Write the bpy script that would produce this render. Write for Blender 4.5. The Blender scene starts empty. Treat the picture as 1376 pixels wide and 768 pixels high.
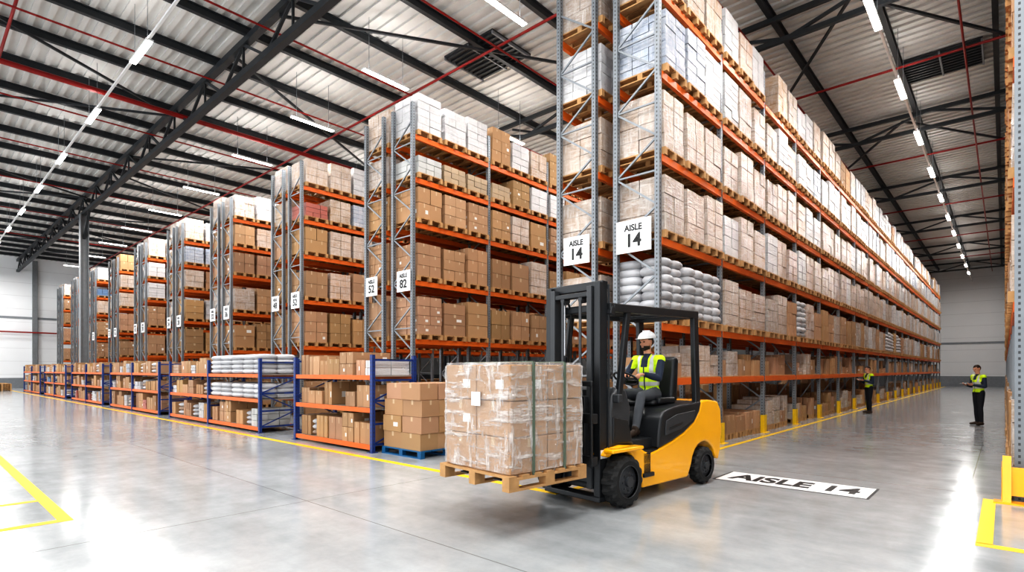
import bpy, bmesh, math, random
import numpy as np
from mathutils import Vector, Matrix, Euler
from mathutils import noise as mn
random.seed(7)
R = random.random
U = random.uniform
scene = bpy.context.scene
scene.view_settings.view_transform = 'Standard'
try: scene.view_settings.look = 'High Contrast'
except Exception:
    try: scene.view_settings.look = 'Medium High Contrast'
    except Exception: pass
COL = scene.collection

# ------------------------------------------------------------------ materials
def lin(r, g, b):
    f = lambda c: (c/255/12.92) if c/255 <= 0.04045 else ((c/255+0.055)/1.055)**2.4
    return (f(r), f(g), f(b), 1)

class NT:
    def __init__(s, name):
        s.m = bpy.data.materials.new(name); s.m.use_nodes = True
        s.t = s.m.node_tree; s.b = s.t.nodes['Principled BSDF']; s.out = s.t.nodes['Material Output']
    def l(s, a, b): s.t.links.new(a, b)
    def math(s, op, a, b=None):
        nd = s.t.nodes.new('ShaderNodeMath'); nd.operation = op
        for i, v in enumerate((a, b)):
            if v is None: continue
            if isinstance(v, (int, float)): nd.inputs[i].default_value = v
            else: s.l(v, nd.inputs[i])
        return nd.outputs[0]
    def mix(s, fac, a, b, mode='MIX'):
        nd = s.t.nodes.new('ShaderNodeMix'); nd.data_type = 'RGBA'; nd.blend_type = mode
        for i, v in ((0, fac), (6, a), (7, b)):
            if isinstance(v, (int, float)): nd.inputs[i].default_value = v
            elif isinstance(v, tuple): nd.inputs[i].default_value = v
            else: s.l(v, nd.inputs[i])
        return nd.outputs[2]
    def noise(s, scale, detail=3, vec=None, rough=0.5):
        nd = s.t.nodes.new('ShaderNodeTexNoise'); nd.inputs['Scale'].default_value = scale
        nd.inputs['Detail'].default_value = detail; nd.inputs['Roughness'].default_value = rough
        if vec is None:
            tc = s.t.nodes.new('ShaderNodeTexCoord'); vec = tc.outputs['Object']
        s.l(vec, nd.inputs['Vector']); return nd.outputs['Fac']
    def mapping(s, scale, rot=(0, 0, 0)):
        tc = s.t.nodes.new('ShaderNodeTexCoord'); mp = s.t.nodes.new('ShaderNodeMapping')
        mp.inputs['Scale'].default_value = scale; mp.inputs['Rotation'].default_value = rot
        s.l(tc.outputs['Object'], mp.inputs['Vector']); return mp.outputs['Vector']
    def bump(s, h, strength=0.3, dist=0.01):
        nd = s.t.nodes.new('ShaderNodeBump'); nd.inputs['Strength'].default_value = strength
        nd.inputs['Distance'].default_value = dist; s.l(h, nd.inputs['Height'])
        s.l(nd.outputs[0], s.b.inputs['Normal'])

def simple(name, col, rough=0.5, metal=0.0, var=0.12, nscale=6, coat=0):
    m = NT(name)
    f = m.noise(nscale, 3)
    dark = tuple(c*(1-var*2) for c in col[:3])+(1,)
    m.l(m.mix(f, dark, tuple(min(1, c*(1+var*0.6)) for c in col[:3])+(1,)), m.b.inputs['Base Color'])
    m.b.inputs['Roughness'].default_value = rough; m.b.inputs['Metallic'].default_value = metal
    m.b.inputs['Coat Weight'].default_value = coat
    return m.m

def attr_col(m):
    nd = m.t.nodes.new('ShaderNodeAttribute'); nd.attribute_name = 'Col'; return nd

def mk_cardboard():
    m = NT('cardboard'); a = attr_col(m)
    tc = m.t.nodes.new('ShaderNodeTexCoord'); sep = m.t.nodes.new('ShaderNodeSeparateXYZ'); m.l(tc.outputs['UV'], sep.inputs[0])
    u, v = sep.outputs[0], sep.outputs[1]
    nf = m.noise(3.0, 4)
    base = m.mix(m.math('MULTIPLY', nf, 0.3), a.outputs['Color'], (0.25, 0.15, 0.085, 1))
    tape = m.math('LESS_THAN', m.math('ABSOLUTE', m.math('SUBTRACT', u, 0.5)), 0.05)
    tape = m.math('MULTIPLY', tape, m.math('GREATER_THAN', v, 0.72))
    base = m.mix(m.math('MULTIPLY', tape, 0.7), base, (0.58, 0.46, 0.31, 1))
    lab = m.math('LESS_THAN', m.math('ABSOLUTE', m.math('SUBTRACT', u, 0.7)), 0.12)
    lab = m.math('MULTIPLY', lab, m.math('LESS_THAN', m.math('ABSOLUTE', m.math('SUBTRACT', v, 0.45)), 0.13))
    lab = m.math('MULTIPLY', lab, m.math('GREATER_THAN', a.outputs['Alpha'], 0.84))
    base = m.mix(lab, base, (0.7, 0.69, 0.66, 1))
    m.l(base, m.b.inputs['Base Color']); m.b.inputs['Roughness'].default_value = 0.7
    return m.m

def mk_wrap():
    m = NT('stretch_wrapped_cartons'); a = attr_col(m)
    n1 = m.noise(1.0, 4, m.mapping((5, 5, 22), (0.35, 0.25, 0)), 0.65)
    n2 = m.noise(2.2, 3)
    n3 = m.noise(1.0, 3, m.mapping((16, 16, 3), (-0.4, 0.5, 0)), 0.6)
    f = m.math('MULTIPLY', m.math('POWER', m.math('MAXIMUM', n1, n3), 2.2), 1.45)
    f = m.math('MINIMUM', m.math('ADD', f, m.math('MULTIPLY', m.math('SUBTRACT', n2, 0.5), 0.6)), 0.85)
    f = m.math('MAXIMUM', f, 0.05)
    m.l(m.mix(f, a.outputs['Color'], (0.70, 0.68, 0.67, 1)), m.b.inputs['Base Color'])
    m.b.inputs['Roughness'].default_value = 0.22
    m.bump(n1, 0.7, 0.03)
    return m.m

def mk_attr(name, rough=0.6, bumpy=False):
    m = NT(name); a = attr_col(m)
    f = m.noise(8, 3)
    m.l(m.mix(m.math('MULTIPLY', f, 0.35), a.outputs['Color'], (0.25, 0.25, 0.27, 1)), m.b.inputs['Base Color'])
    m.b.inputs['Roughness'].default_value = rough
    if bumpy: m.bump(m.noise(14, 4), 0.4, 0.02)
    return m.m

def mk_post(name, col, metal=0.3):
    m = NT(name)
    tc = m.t.nodes.new('ShaderNodeTexCoord'); sep = m.t.nodes.new('ShaderNodeSeparateXYZ'); m.l(tc.outputs['UV'], sep.inputs[0])
    sp = m.t.nodes.new('ShaderNodeSeparateXYZ'); m.l(tc.outputs['Object'], sp.inputs[0])
    fz = m.math('FRACT', m.math('MULTIPLY', sp.outputs[2], 13.33))
    h = m.math('MULTIPLY', m.math('LESS_THAN', fz, 0.45), m.math('LESS_THAN', m.math('ABSOLUTE', m.math('SUBTRACT', sep.outputs[0], 0.5)), 0.13))
    nf = m.noise(5, 3)
    base = m.mix(nf, tuple(c*0.75 for c in col[:3])+(1,), col)
    m.l(m.mix(m.math('MULTIPLY', h, 0.85), base, (0.03, 0.03, 0.03, 1)), m.b.inputs['Base Color'])
    m.b.inputs['Roughness'].default_value = 0.45; m.b.inputs['Metallic'].default_value = metal
    return m.m

def mk_floor():
    m = NT('polished_concrete')
    tc = m.t.nodes.new('ShaderNodeTexCoord'); sp = m.t.nodes.new('ShaderNodeSeparateXYZ'); m.l(tc.outputs['Object'], sp.inputs[0])
    big = m.noise(0.35, 5, None, 0.6); mid = m.noise(2.5, 6, None, 0.7); fine = m.noise(30, 3)
    streak = m.noise(1.0, 4, m.mapping((0.25, 2.2, 1), (0, 0, 0.5)), 0.6)
    f = m.math('ADD', m.math('MULTIPLY', big, 0.45), m.math('ADD', m.math('MULTIPLY', mid, 0.3), m.math('MULTIPLY', streak, 0.25)))
    cr = m.t.nodes.new('ShaderNodeValToRGB'); m.l(f, cr.inputs[0])
    cr.color_ramp.elements[0].position = 0.38; cr.color_ramp.elements[0].color = (0.27, 0.285, 0.295, 1)
    cr.color_ramp.elements[1].position = 0.63; cr.color_ramp.elements[1].color = (0.43, 0.445, 0.455, 1)
    base = m.mix(m.math('MULTIPLY', fine, 0.12), cr.outputs[0], (0.2, 0.2, 0.2, 1))
    def joint(o, per, off, w):
        fr = m.math('FRACT', m.math('ADD', m.math('DIVIDE', o, per), off))
        return m.math('LESS_THAN', fr, w/per)
    j = m.math('MAXIMUM', joint(sp.outputs[0], 6.0, 0.06, 0.014), joint(sp.outputs[1], 6.0, 0.45, 0.014))
    base = m.mix(m.math('MULTIPLY', j, 0.7), base, (0.12, 0.12, 0.12, 1))
    m.l(base, m.b.inputs['Base Color'])
    rr = m.math('ADD', m.math('MULTIPLY', mid, 0.18), 0.06)
    m.l(rr, m.b.inputs['Roughness'])
    m.b.inputs['Specular IOR Level'].default_value = 0.42
    m.bump(mid, 0.05, 0.01)
    return m.m

def mk_wall():
    m = NT('white_wall_panel')
    tc = m.t.nodes.new('ShaderNodeTexCoord'); sp = m.t.nodes.new('ShaderNodeSeparateXYZ'); m.l(tc.outputs['Object'], sp.inputs[0])
    seam = m.math('LESS_THAN', m.math('FRACT', m.math('DIVIDE', sp.outputs[2], 1.2)), 0.02)
    base = m.mix(m.noise(0.6, 3), (0.82, 0.83, 0.84, 1), (0.88, 0.89, 0.90, 1))
    m.l(m.mix(m.math('MULTIPLY', seam, 0.4), base, (0.3, 0.3, 0.3, 1)), m.b.inputs['Base Color'])
    m.b.inputs['Roughness'].default_value = 0.5
    return m.m

def mk_emit(name, s):
    m = NT(name); m.b.inputs['Emission Color'].default_value = (1, 0.99, 0.96, 1)
    m.b.inputs['Emission Strength'].default_value = s
    m.b.inputs['Base Color'].default_value = (0.9, 0.9, 0.9, 1); return m.m

def mk_film():
    m = NT('stretch_film')
    n1 = m.noise(1.0, 5, m.mapping((2.2, 2.2, 13), (0.5, 0.35, 0.1)), 0.65)
    n2 = m.noise(1.0, 4, m.mapping((9, 9, 2.2), (0.3, -0.6, 0.1)), 0.65)
    cr = m.t.nodes.new('ShaderNodeValToRGB'); m.l(m.math('MAXIMUM', n1, n2), cr.inputs[0])
    cr.color_ramp.elements[0].position = 0.51; cr.color_ramp.elements[0].color = (0.20, 0.20, 0.20, 1)
    cr.color_ramp.elements[1].position = 0.69; cr.color_ramp.elements[1].color = (0.82, 0.82, 0.82, 1)
    m.l(cr.outputs[0], m.b.inputs['Alpha'])
    m.b.inputs['Base Color'].default_value = (0.82, 0.80, 0.79, 1); m.b.inputs['Roughness'].default_value = 0.08
    m.b.inputs['Specular IOR Level'].default_value = 1.0
    m.b.inputs['Coat Weight'].default_value = 0.6
    m.bump(m.math('ADD', n1, n2), 1.0, 0.07)
    return m.m

M = {}
M['card'] = mk_cardboard(); M['wrap'] = mk_wrap(); M['sack'] = mk_attr('woven_sack', 0.5, True)
M['prod'] = mk_attr('product_packaging', 0.4)
M['wood'] = simple('pallet_wood', lin(190, 150, 104), 0.8, 0, 0.2, 9)
M['bluewood'] = simple('blue_plastic', lin(20, 95, 140), 0.5)
M['post'] = mk_post('galvanised_upright', (0.25, 0.27, 0.29, 1), 0.3)
M['galv'] = simple('galvanised_steel', (0.28, 0.30, 0.32, 1), 0.45, 0.3)
M['orange'] = simple('orange_beam_paint', lin(216, 106, 36), 0.45, 0, 0.08)
M['bluepost'] = mk_post('blue_upright', lin(34, 62, 128), 0.0)
M['mesh'] = simple('shelf_deck', (0.35, 0.30, 0.25, 1), 0.6)
M['floor'] = mk_floor(); M['wall'] = mk_wall()
M['deck'] = simple('roof_deck', (0.66, 0.65, 0.63, 1), 0.55, 0.0, 0.08, 1)
M['dark'] = simple('dark_steel', (0.035, 0.040, 0.045, 1), 0.5)
M['greysteel'] = simple('grey_column_paint', (0.22, 0.23, 0.24, 1), 0.5)
M['red'] = simple('red_pipe', lin(150, 28, 24), 0.4)
M['yellow'] = simple('yellow_line_paint', lin(238, 196, 24), 0.55, 0, 0.12, 12)
M['white'] = simple('white_sign', (0.8, 0.8, 0.8, 1), 0.4, 0, 0.02)
M['black'] = simple('black_text', (0.015, 0.015, 0.015, 1), 0.5, 0, 0.02)
M['emit'] = mk_emit('led_diffuser', 14)
M['fyellow'] = simple('forklift_yellow', lin(252, 182, 14), 0.25, 0, 0.03, 3, 0.5)
M['fblack'] = simple('forklift_black', (0.022, 0.024, 0.027, 1), 0.38, 0, 0.1)
M['fgrey'] = simple('forklift_charcoal', (0.05, 0.053, 0.058, 1), 0.45, 0, 0.1)
M['rubber'] = simple('tyre_rubber', (0.022, 0.022, 0.022, 1), 0.75, 0, 0.1)
M['chrome'] = simple('hydraulic_rod', (0.55, 0.55, 0.56, 1), 0.2, 0.9)
M['film'] = mk_film()
M['strap'] = simple('green_strap', (0.13, 0.17, 0.13, 1), 0.4)
M['skin'] = simple('skin', lin(205, 150, 122), 0.5, 0, 0.05)
M['hair'] = simple('dark_hair', lin(48, 34, 26), 0.7)
M['vest'] = simple('hi_vis_vest', lin(212, 244, 20), 0.6, 0, 0.05)
M['silver'] = simple('reflective_tape', (0.62, 0.63, 0.62, 1), 0.35, 0.1)
M['navy'] = simple('navy_sleeve', lin(42, 52, 70), 0.8)
M['trous'] = simple('grey_trousers', lin(92, 95, 100), 0.85)
M['trousd'] = simple('dark_trousers', lin(34, 36, 42), 0.85)
M['shoe'] = simple('work_boot', lin(66, 50, 38), 0.6)
M['eye'] = simple('eye_dark', (0.02, 0.015, 0.01, 1), 0.2)

# ------------------------------------------------------------------ mesh builders
BF = np.array([(0, 3, 2, 1), (4, 5, 6, 7), (0, 1, 5, 4), (1, 2, 6, 5), (2, 3, 7, 6), (3, 0, 4, 7)])
class Boxes:
    """accumulate many boxes / beams into one mesh"""
    def __init__(s, mats):
        s.mats = mats; s.b = []; s.bm = []; s.bc = []; s.hex = []; s.hm = []; s.hc = []; s.ex = []
    def box(s, x0, y0, z0, x1, y1, z1, mat, col=(.5, .5, .5)):
        s.b.append((x0, y0, z0, x1, y1, z1)); s.bm.append(s.mats.index(mat)); s.bc.append((col[0], col[1], col[2], R()))
    def beam(s, p, q, w, h, mat, col=(.5, .5, .5)):
        p = Vector(p); q = Vector(q); d = (q-p).normalized()
        up = Vector((0, 0, 1)) if abs(d.z) < 0.95 else Vector((1, 0, 0))
        r = d.cross(up).normalized()*w/2; u2 = r.cross(d).normalized()*h/2
        vs = []
        for zz in (-1, 1):
            for (pp, rr) in ((p, -1), (p, 1), (q, 1), (q, -1)):
                vs.append(tuple(pp+r*rr+u2*zz))
        s.hex.append(vs); s.hm.append(s.mats.index(mat)); s.hc.append((col[0], col[1], col[2], R()))
    def extra(s, verts, faces, mat, col):
        s.ex.append((np.array(verts, float), faces, s.mats.index(mat), (col[0], col[1], col[2], R())))
    def build(s, name, parent=None, bevel=0):
        V = []; n = 0; F = []; mi = []; cols = []
        if s.b:
            b = np.array(s.b, float)
            ix = [(0, 1, 2), (3, 1, 2), (3, 4, 2), (0, 4, 2), (0, 1, 5), (3, 1, 5), (3, 4, 5), (0, 4, 5)]
            v = np.stack([b[:, list(i)] for i in ix], 1).reshape(-1, 3); V.append(v)
            F.append((np.arange(len(b))[:, None, None]*8+BF[None]).reshape(-1, 4)); n += len(v)
            mi.append(np.repeat(s.bm, 6)); cols.append(np.repeat(np.array(s.bc), 24, axis=0))
        if s.hex:
            h = np.array(s.hex, float); k = len(h); V.append(h.reshape(-1, 3))
            F.append((np.arange(k)[:, None, None]*8+BF[None]).reshape(-1, 4)+n); n += k*8
            mi.append(np.repeat(s.hm, 6)); cols.append(np.repeat(np.array(s.hc), 24, axis=0))
        for (v, f, m_, c) in s.ex:
            V.append(v); f = np.array(f); F.append(f+n); n += len(v)
            mi.append(np.full(len(f), m_)); cols.append(np.tile(np.array(c), (len(f)*4, 1)))
        V = np.concatenate(V); F = np.concatenate(F); mi = np.concatenate(mi); cols = np.concatenate(cols)
        me = bpy.data.meshes.new(name); me.vertices.add(len(V)); me.vertices.foreach_set('co', V.ravel())
        me.loops.add(len(F)*4); me.loops.foreach_set('vertex_index', F.ravel().astype(np.int32))
        me.polygons.add(len(F)); me.polygons.foreach_set('loop_start', (np.arange(len(F))*4).astype(np.int32))
        me.polygons.foreach_set('material_index', mi.astype(np.int32))
        sm = np.zeros(len(F), bool)
        if s.ex: sm[-sum(len(e[1]) for e in s.ex):] = True
        me.polygons.foreach_set('use_smooth', sm)
        me.update(calc_edges=True)
        uv = me.uv_layers.new(name='UVMap')
        uv.data.foreach_set('uv', np.tile(np.array([0, 0, 1, 0, 1, 1, 0, 1], float), len(F)))
        ca = me.color_attributes.new(name='Col', type='FLOAT_COLOR', domain='CORNER')
        ca.data.foreach_set('color', cols.ravel())
        for m_ in s.mats: me.materials.append(M[m_])
        o = bpy.data.objects.new(name, me); COL.objects.link(o)
        if parent: o.parent = parent
        return o

# pillow (sack) template: rounded subdivided box
def pillow_template(k=4):
    bm = bmesh.new(); bmesh.ops.create_cube(bm, size=2)
    bmesh.ops.subdivide_edges(bm, edges=bm.edges[:], cuts=k, use_grid_fill=True)
    vs = []
    for v in bm.verts:
        p = v.co; n_ = (abs(p.x)**3.2+abs(p.y)**3.2+abs(p.z)**2.2)**(1/3.0)
        vs.append((p.x/n_, p.y/n_, p.z/n_))
    fs = [[v.index for v in f.verts] for f in bm.faces]; bm.free()
    return np.array(vs), fs
PV, PF = pillow_template()
def sack(B, cx, cy, cz, sx, sy, sz, col, mat='sack'):
    B.extra(PV*np.array([sx/2, sy/2, sz/2])+np.array([cx, cy, cz]), PF, mat, col)

def brown():
    k = U(0.76, 1.10); return (0.46*k, 0.28*k*U(.96, 1.04), 0.155*k*U(.85, 1.15))
def paleb():
    k = U(0.66, 1.08); return (0.44*k, 0.305*k, 0.205*k)
def greyw():
    k = U(0.75, 1.1); return (0.54*k, 0.54*k, 0.555*k)
def bluew():
    k = U(0.8, 1.1); return (0.27*k, 0.33*k, 0.43*k)

def pallet(B, x0, y0, z, x1, y1, mat='wood', along='x'):
    h = 0.14
    n_ = 5
    w = (y1-y0)/n_
    for i in range(n_):
        B.box(x0, y0+i*w+0.01, z+h-0.025, x1, y0+(i+1)*w-0.01, z+h, mat)
    for j in range(3):
        yy = y0+(y1-y0-0.1)*j/2
        B.box(x0, yy, z, x1, yy+0.1, z+0.022, mat)
        for i in range(3):
            xx = x0+(x1-x0-0.1)*i/2
            B.box(xx, yy+0.005, z+0.022, xx+0.1, yy+0.095, z+h-0.025, mat)

def load(B, x0, y0, z, x1, y1, h, kind):
    """goods on a pallet; kind chooses look"""
    if kind == 'sacks':
        nl = max(2, int(h/0.15)); lh = h/nl; c = greyw
        for l in range(nl):
            base = c()
            for i in range(2):
                for j in range(2):
                    kk_ = U(.88, 1.1)
                    sack(B, x0+(x1-x0)*(i+.5)/2+U(-.02, .02), y0+(y1-y0)*(j+.5)/2+U(-.02, .02), z+lh*(l+.5),
                         (x1-x0)/2*1.08, (y1-y0)/2*1.08, lh*1.25, tuple(q*kk_ for q in base))
        return
    if kind == 'carton':
        nl = max(1, round(h/U(0.27, 0.45))); nx, ny = random.choice([(2, 2), (2, 2), (3, 2), (2, 1)]); mat = 'card'; cf = brown
    elif kind == 'wrapb':
        nl = max(2, round(h/0.3)); nx, ny = 2, 2; mat = 'wrap'; cf = paleb
    elif kind == 'wrapw':
        nl = max(2, round(h/0.2)); nx, ny = 3, 2; mat = 'wrap'; cf = greyw
    elif kind == 'wrapm':
        nl = max(2, round(h/0.25)); nx, ny = 2, 2; mat = 'wrap'; cf = random.choice([paleb, brown, greyw])
    elif kind == 'blue':
        nl = max(2, round(h/0.15)); nx, ny = 3, 2; mat = 'wrap'; cf = random.choice([bluew, greyw])
    else:
        nl = 3; nx, ny = 2, 3; mat = 'prod'; cf = lambda: random.choice([(.45, .12, .08), (.55, .55, .55), (.5, .5, .48), (.12, .22, .38), (.45, .33, .2), (.45, .31, .2)])
    base = cf()
    lh = h/nl
    for l in range(nl):
        for i in range(nx):
            for j in range(ny):
                k = U(.88, 1.06)
                ax = x0+(x1-x0)*i/nx; bx = x0+(x1-x0)*(i+1)/nx; ay = y0+(y1-y0)*j/ny; by = y0+(y1-y0)*(j+1)/ny
                g = 0.006
                jx = U(-.008, .008); jy = U(-.008, .008)
                B.box(ax+g+jx, ay+g+jy, z+l*lh, bx-g+jx, by-g+jy, z+(l+1)*lh-0.009, mat, tuple(q*k for q in base))

GM = ['card', 'wrap', 'sack', 'prod', 'wood', 'bluewood']
SM = ['post', 'galv', 'orange', 'yellow', 'mesh']

def rack_row(S, G, xf, side, y0, nb, bay, levels, H, kinds, ground=True, depth=0.95, first=None, pick=None, np_=3):
    """side=+1: aisle face at xf looks to +X and rack extends to -X ; side=-1 opposite"""
    xb = xf-side*depth
    lo, hi = min(xf, xb), max(xf, xb)
    for i in range(nb+1):
        y = y0+i*bay
        for x in (xf, xb):
            a, b = (x-0.09, x) if x == hi else (x, x+0.09)
            S.box(a, y-0.05, 0, b, y+0.05, H, 'post')
            S.box(a-0.02, y-0.08, 0, b+0.02, y+0.08, 0.012, 'galv')
        z = 0.25; up = True; st = 0.62 if i < 3 else 1.25
        while z+st < H:
            p = (lo+0.05, y, z if up else z+st); q = (hi-0.05, y, z+st if up else z)
            S.beam(p, q, 0.03, 0.035, 'galv')
            if i < 3 and int(z/st) % 2 == 0: S.beam((lo+.05, y, z), (hi-.05, y, z), 0.03, 0.03, 'galv')
            z += st; up = not up
    for i in range(nb):
        ya, yb = y0+i*bay+0.05, y0+(i+1)*bay-0.05
        for li, z in enumerate(levels):
            for x in (xf, xb):
                a, b = (x-0.06, x+0.012) if x == hi else (x-0.012, x+0.06)
                S.box(a, ya, z-0.13, b, yb, z, 'orange')
        lv = list(levels)
        zs = ([0.0] if ground else [])+lv
        for li, z in enumerate(zs):
            nxt = zs[li+1]-0.13 if li+1 < len(zs) else z+1.35
            gap = nxt-z
            kk = kinds[li] if li < len(kinds) else kinds[-1]
            if pick is not None and li in pick:
                if z > 0: G.box(lo+.02, ya, z, hi-.02, yb, z+0.02, 'wood')
                y = ya+0.05
                while y < yb-0.35:
                    w = U(.32, .6); h = min(gap-0.12, U(.3, .85))
                    if R() < 0.9:
                        x0_, x1_ = (lo+0.03, hi-U(0.02, .15)) if side > 0 else (lo+U(.02, .15), hi-.03)
                        zz = z+0.02
                        if z == 0: pallet(G, x0_, y, 0, x1_, min(y+w, yb)); zz = 0.14
                        load(G, x0_, y, zz, x1_, min(y+w, yb), max(.2, h-.1), random.choice(['carton', 'carton', 'carton', 'wrapb']))
                    y += w+U(.02, .12)
                continue
            pw = (yb-ya)/np_
            for p in range(np_):
                if R() < 0.025 and i > 1: continue
                ka = random.choice(kk)
                if first and i == 0 and li in first: ka = first[li]
                a = ya+p*pw+0.035; b = ya+(p+1)*pw-0.035
                xo = U(-.02, .03)
                xx0, xx1 = lo-0.07+xo, hi+0.07+xo
                pallet(G, xx0, a, z, xx1, b)
                h = min(gap-0.14-0.1, U(0.86, 1.08))
                if ka in ('prod',): h *= 0.6
                if li == len(zs)-1: h = U(.8, 1.08)
                load(G, xx0+0.03, a+.02, z+0.14, xx1-.03, b-.02, h, ka)

def guard(S, x, y, h=0.45):
    S.box(x+0.01, y-0.09, 0, x+0.03, y+0.09, h, 'yellow')
    S.box(x-0.07, y-0.10, 0, x+0.03, y-0.085, h, 'yellow')
    S.box(x-0.05, y-0.16, 0, x+0.09, y+0.16, 0.012, 'yellow')

Y0 = 9.1; BAY = 2.87
# --- main tall double rack (aisle 14)
lv14 = [1.45, 2.45, 4.0, 5.5, 7.0, 8.45]
S = Boxes(SM); G = Boxes(GM)
k14 = [['carton'], ['carton'], ['carton', 'carton', 'wrapb', 'wrapw', 'sacks', 'wrapm'], ['wrapb', 'wrapb', 'wrapm', 'wrapw'], ['wrapb', 'wrapm', 'wrapb', 'wrapw'], ['wrapw', 'wrapw', 'wrapb', 'blue'], ['wrapb', 'wrapm', 'wrapw', 'carton']]
NB = 20
rack_row(S, G, -4.6, 1, Y0, NB, BAY, lv14, 9.3, k14, first={2: 'sacks', 3: 'wrapb', 4: 'wrapb', 5: 'blue', 6: 'wrapb'}, pick=(0, 1))
rack_row(S, G, -6.9, -1, Y0, 10, BAY, lv14[1:], 9.3, k14[1:], first={2: 'wrapb', 3: 'wrapb', 4: 'wrapw', 5: 'wrapb'})
for x in (-4.69, -5.55, -5.95, -6.9): S.box(x, Y0-.05, 9.3, x+.09, Y0+.05, 10.3, 'post')
for i in range(NB+1): guard(S, -4.6, Y0+i*BAY)
S.build('pallet_rack'); G.build('palletized_goods')

# --- other double racks
lv = [2.43, 4.0, 5.55, 6.75, 7.9]
faces = [-11.7, -17.8, -23.8, -29.7, -35.7, -41.7, -47.7, -53.7, -59.7]
for fi, xf in enumerate(faces):
    S = Boxes(SM); G = Boxes(GM)
    kk = [['carton'], ['carton'], ['carton', 'carton', 'wrapb', 'wrapm'] if fi else ['carton', 'carton', 'wrapm'], ['wrapb', 'carton', 'carton', 'blue', 'wrapm'] if fi else ['carton', 'carton', 'wrapb'],
          ['prod', 'blue', 'carton', 'wrapm'], ['wrapw', 'wrapb', 'carton', 'wrapm']]
    nb = 7 if fi < 2 else 4
    f0 = {1: 'carton', 2: 'carton', 3: 'carton', 4: 'prod', 5: 'wrapw'} if fi == 0 else None
    rack_row(S, G, xf, 1, Y0, nb, BAY, lv, 8.75, kk, first=f0)
    rack_row(S, G, xf-2.27, -1, Y0, max(3, nb-3), BAY, lv, 8.75, kk)
    S.build('pallet_rack'); G.build('palletized_goods')

# --- right-hand rack
S = Boxes(SM+['fyellow']); G = Boxes(GM)
rack_row(S, G, 0.09, -1, Y0+0.1, NB, BAY, lv14[1:], 9.3, [['carton', 'wrapb']]*7)
S.box(-0.10, Y0-.32, 0, 1.15, Y0-.12, 0.02, 'fyellow')
S.beam((-0.02, Y0-.16, 0.26), (1.12, Y0-.16, 0.26), 0.05, 0.34, 'fyellow')
S.beam((0.02, Y0-.22, 0), (0.02, Y0-.14, 0.56), 0.10, 0.08, 'fyellow')
S.box(-0.03, Y0-.16, 0.0, -0.01, Y0+.45, 0.42, 'fyellow')
S.build('pallet_rack'); G.build('palletized_goods')

# ------------------------------------------------------------------ low blue shelving
def low_shelf(x_right, nbays, blen, kind0=None):
    S = Boxes(['bluepost', 'orange', 'mesh', 'galv']); G = Boxes(GM)
    y0, y1 = 6.08, 7.08
    for i in range(nbays+1):
        x = x_right-i*blen
        for y in (y0, y1):
            S.box(x-0.04, y-0.035, 0, x+0.04, y+0.035, 1.9, 'bluepost')
            S.box(x-0.08, y-0.07, 0, x+0.08, y+0.07, 0.012, 'bluepost')
        for z in (0.15, 0.55, 1.0, 1.4, 1.8): S.beam((x, y0, z), (x, y1, z), 0.03, 0.04, 'bluepost')
        S.beam((x, y0, .15), (x, y1, .55), .025, .025, 'bluepost'); S.beam((x, y1, .55), (x, y0, 1.0), .025, .025, 'bluepost'); S.beam((x, y0, 1.0), (x, y1, 1.4), .025, .025, 'bluepost')
    for i in range(nbays):
        xa, xb = x_right-(i+1)*blen+0.04, x_right-i*blen-0.04
        for li, z in enumerate((0.14, 0.86, 1.5)):
            for y in (y0-0.02, y1-0.03):
                S.box(xa, y, z-0.09, xb, y+0.05, z, 'orange')
            S.box(xa, y0+.03, z-0.03, xb, y1-.03, z-0.005, 'mesh')
            x = xa+0.04
            special = kind0 and i == 0 and li > 0
            while x < xb-0.25:
                w = min(U(.3, .62), xb-x-0.02)
                h = (U(.38, .60), U(.28, .52), U(.30, .52))[li]
                if special:
                    n_ = 3 if li == 1 else 4
                    w = min(0.75, xb-x)
                    for q in range(n_):
                        for yy in (6.33, 6.82): sack(G, x+w/2, yy, z+.07+q*.125, w*1.05, .56, .16, greyw())
                    x += w; continue
                r = R()
                if r < 0.02: x += w; continue
                if r < .70:
                    load(G, x, y0+.02+U(0, .1), z, x+w-.02, y1-.05, h, 'carton')
                elif r < .80: load(G, x, y0+.05, z, x+w-.02, y1-.05, h*.8, 'wrapw')
                elif r < .88: load(G, x, y0+.05, z, x+w-.02, y1-.05, h*.8, 'prod')
                elif r < .96:
                    for q in range(3): sack(G, x+w/2, 6.55, z+.07+q*.12, w, .8, .15, random.choice([greyw(), greyw(), paleb()]))
                else: load(G, x, y0+.05, z, x+w-.02, y1-.05, h*.8, 'blue')
                x += w+U(0, .03)
    S.build('low_shelving_rack'); G.build('shelved_cartons')
low_shelf(-9.1, 1, 3.1)
low_shelf(-14.1, 2, 3.5, True)
for xr in (-22.3, -30.5, -39.0, -47.5): low_shelf(xr, 2, 3.4 if xr > -40 else 3.6)

# carton stack on blue pallet
G = Boxes(GM)
pallet(G, -8.97, 6.2, 0, -7.78, 7.5, 'bluewood')
for l in range(4):
    for i in range(2):
        for j in range(3):
            hx = 1.14/2; hy = 1.25/3
            c = brown(); o = U(-.015, .015)
            if l == 3 and i == 0 and j == 0: o = .04
            G.box(-8.94+i*hx+.004+o, 6.22+j*hy+.004+o, .14+l*.305, -8.94+(i+1)*hx-.004+o, 6.22+(j+1)*hy-.006+o, .14+l*.305+.30, 'card', c)
G.build('carton_stack')

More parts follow.
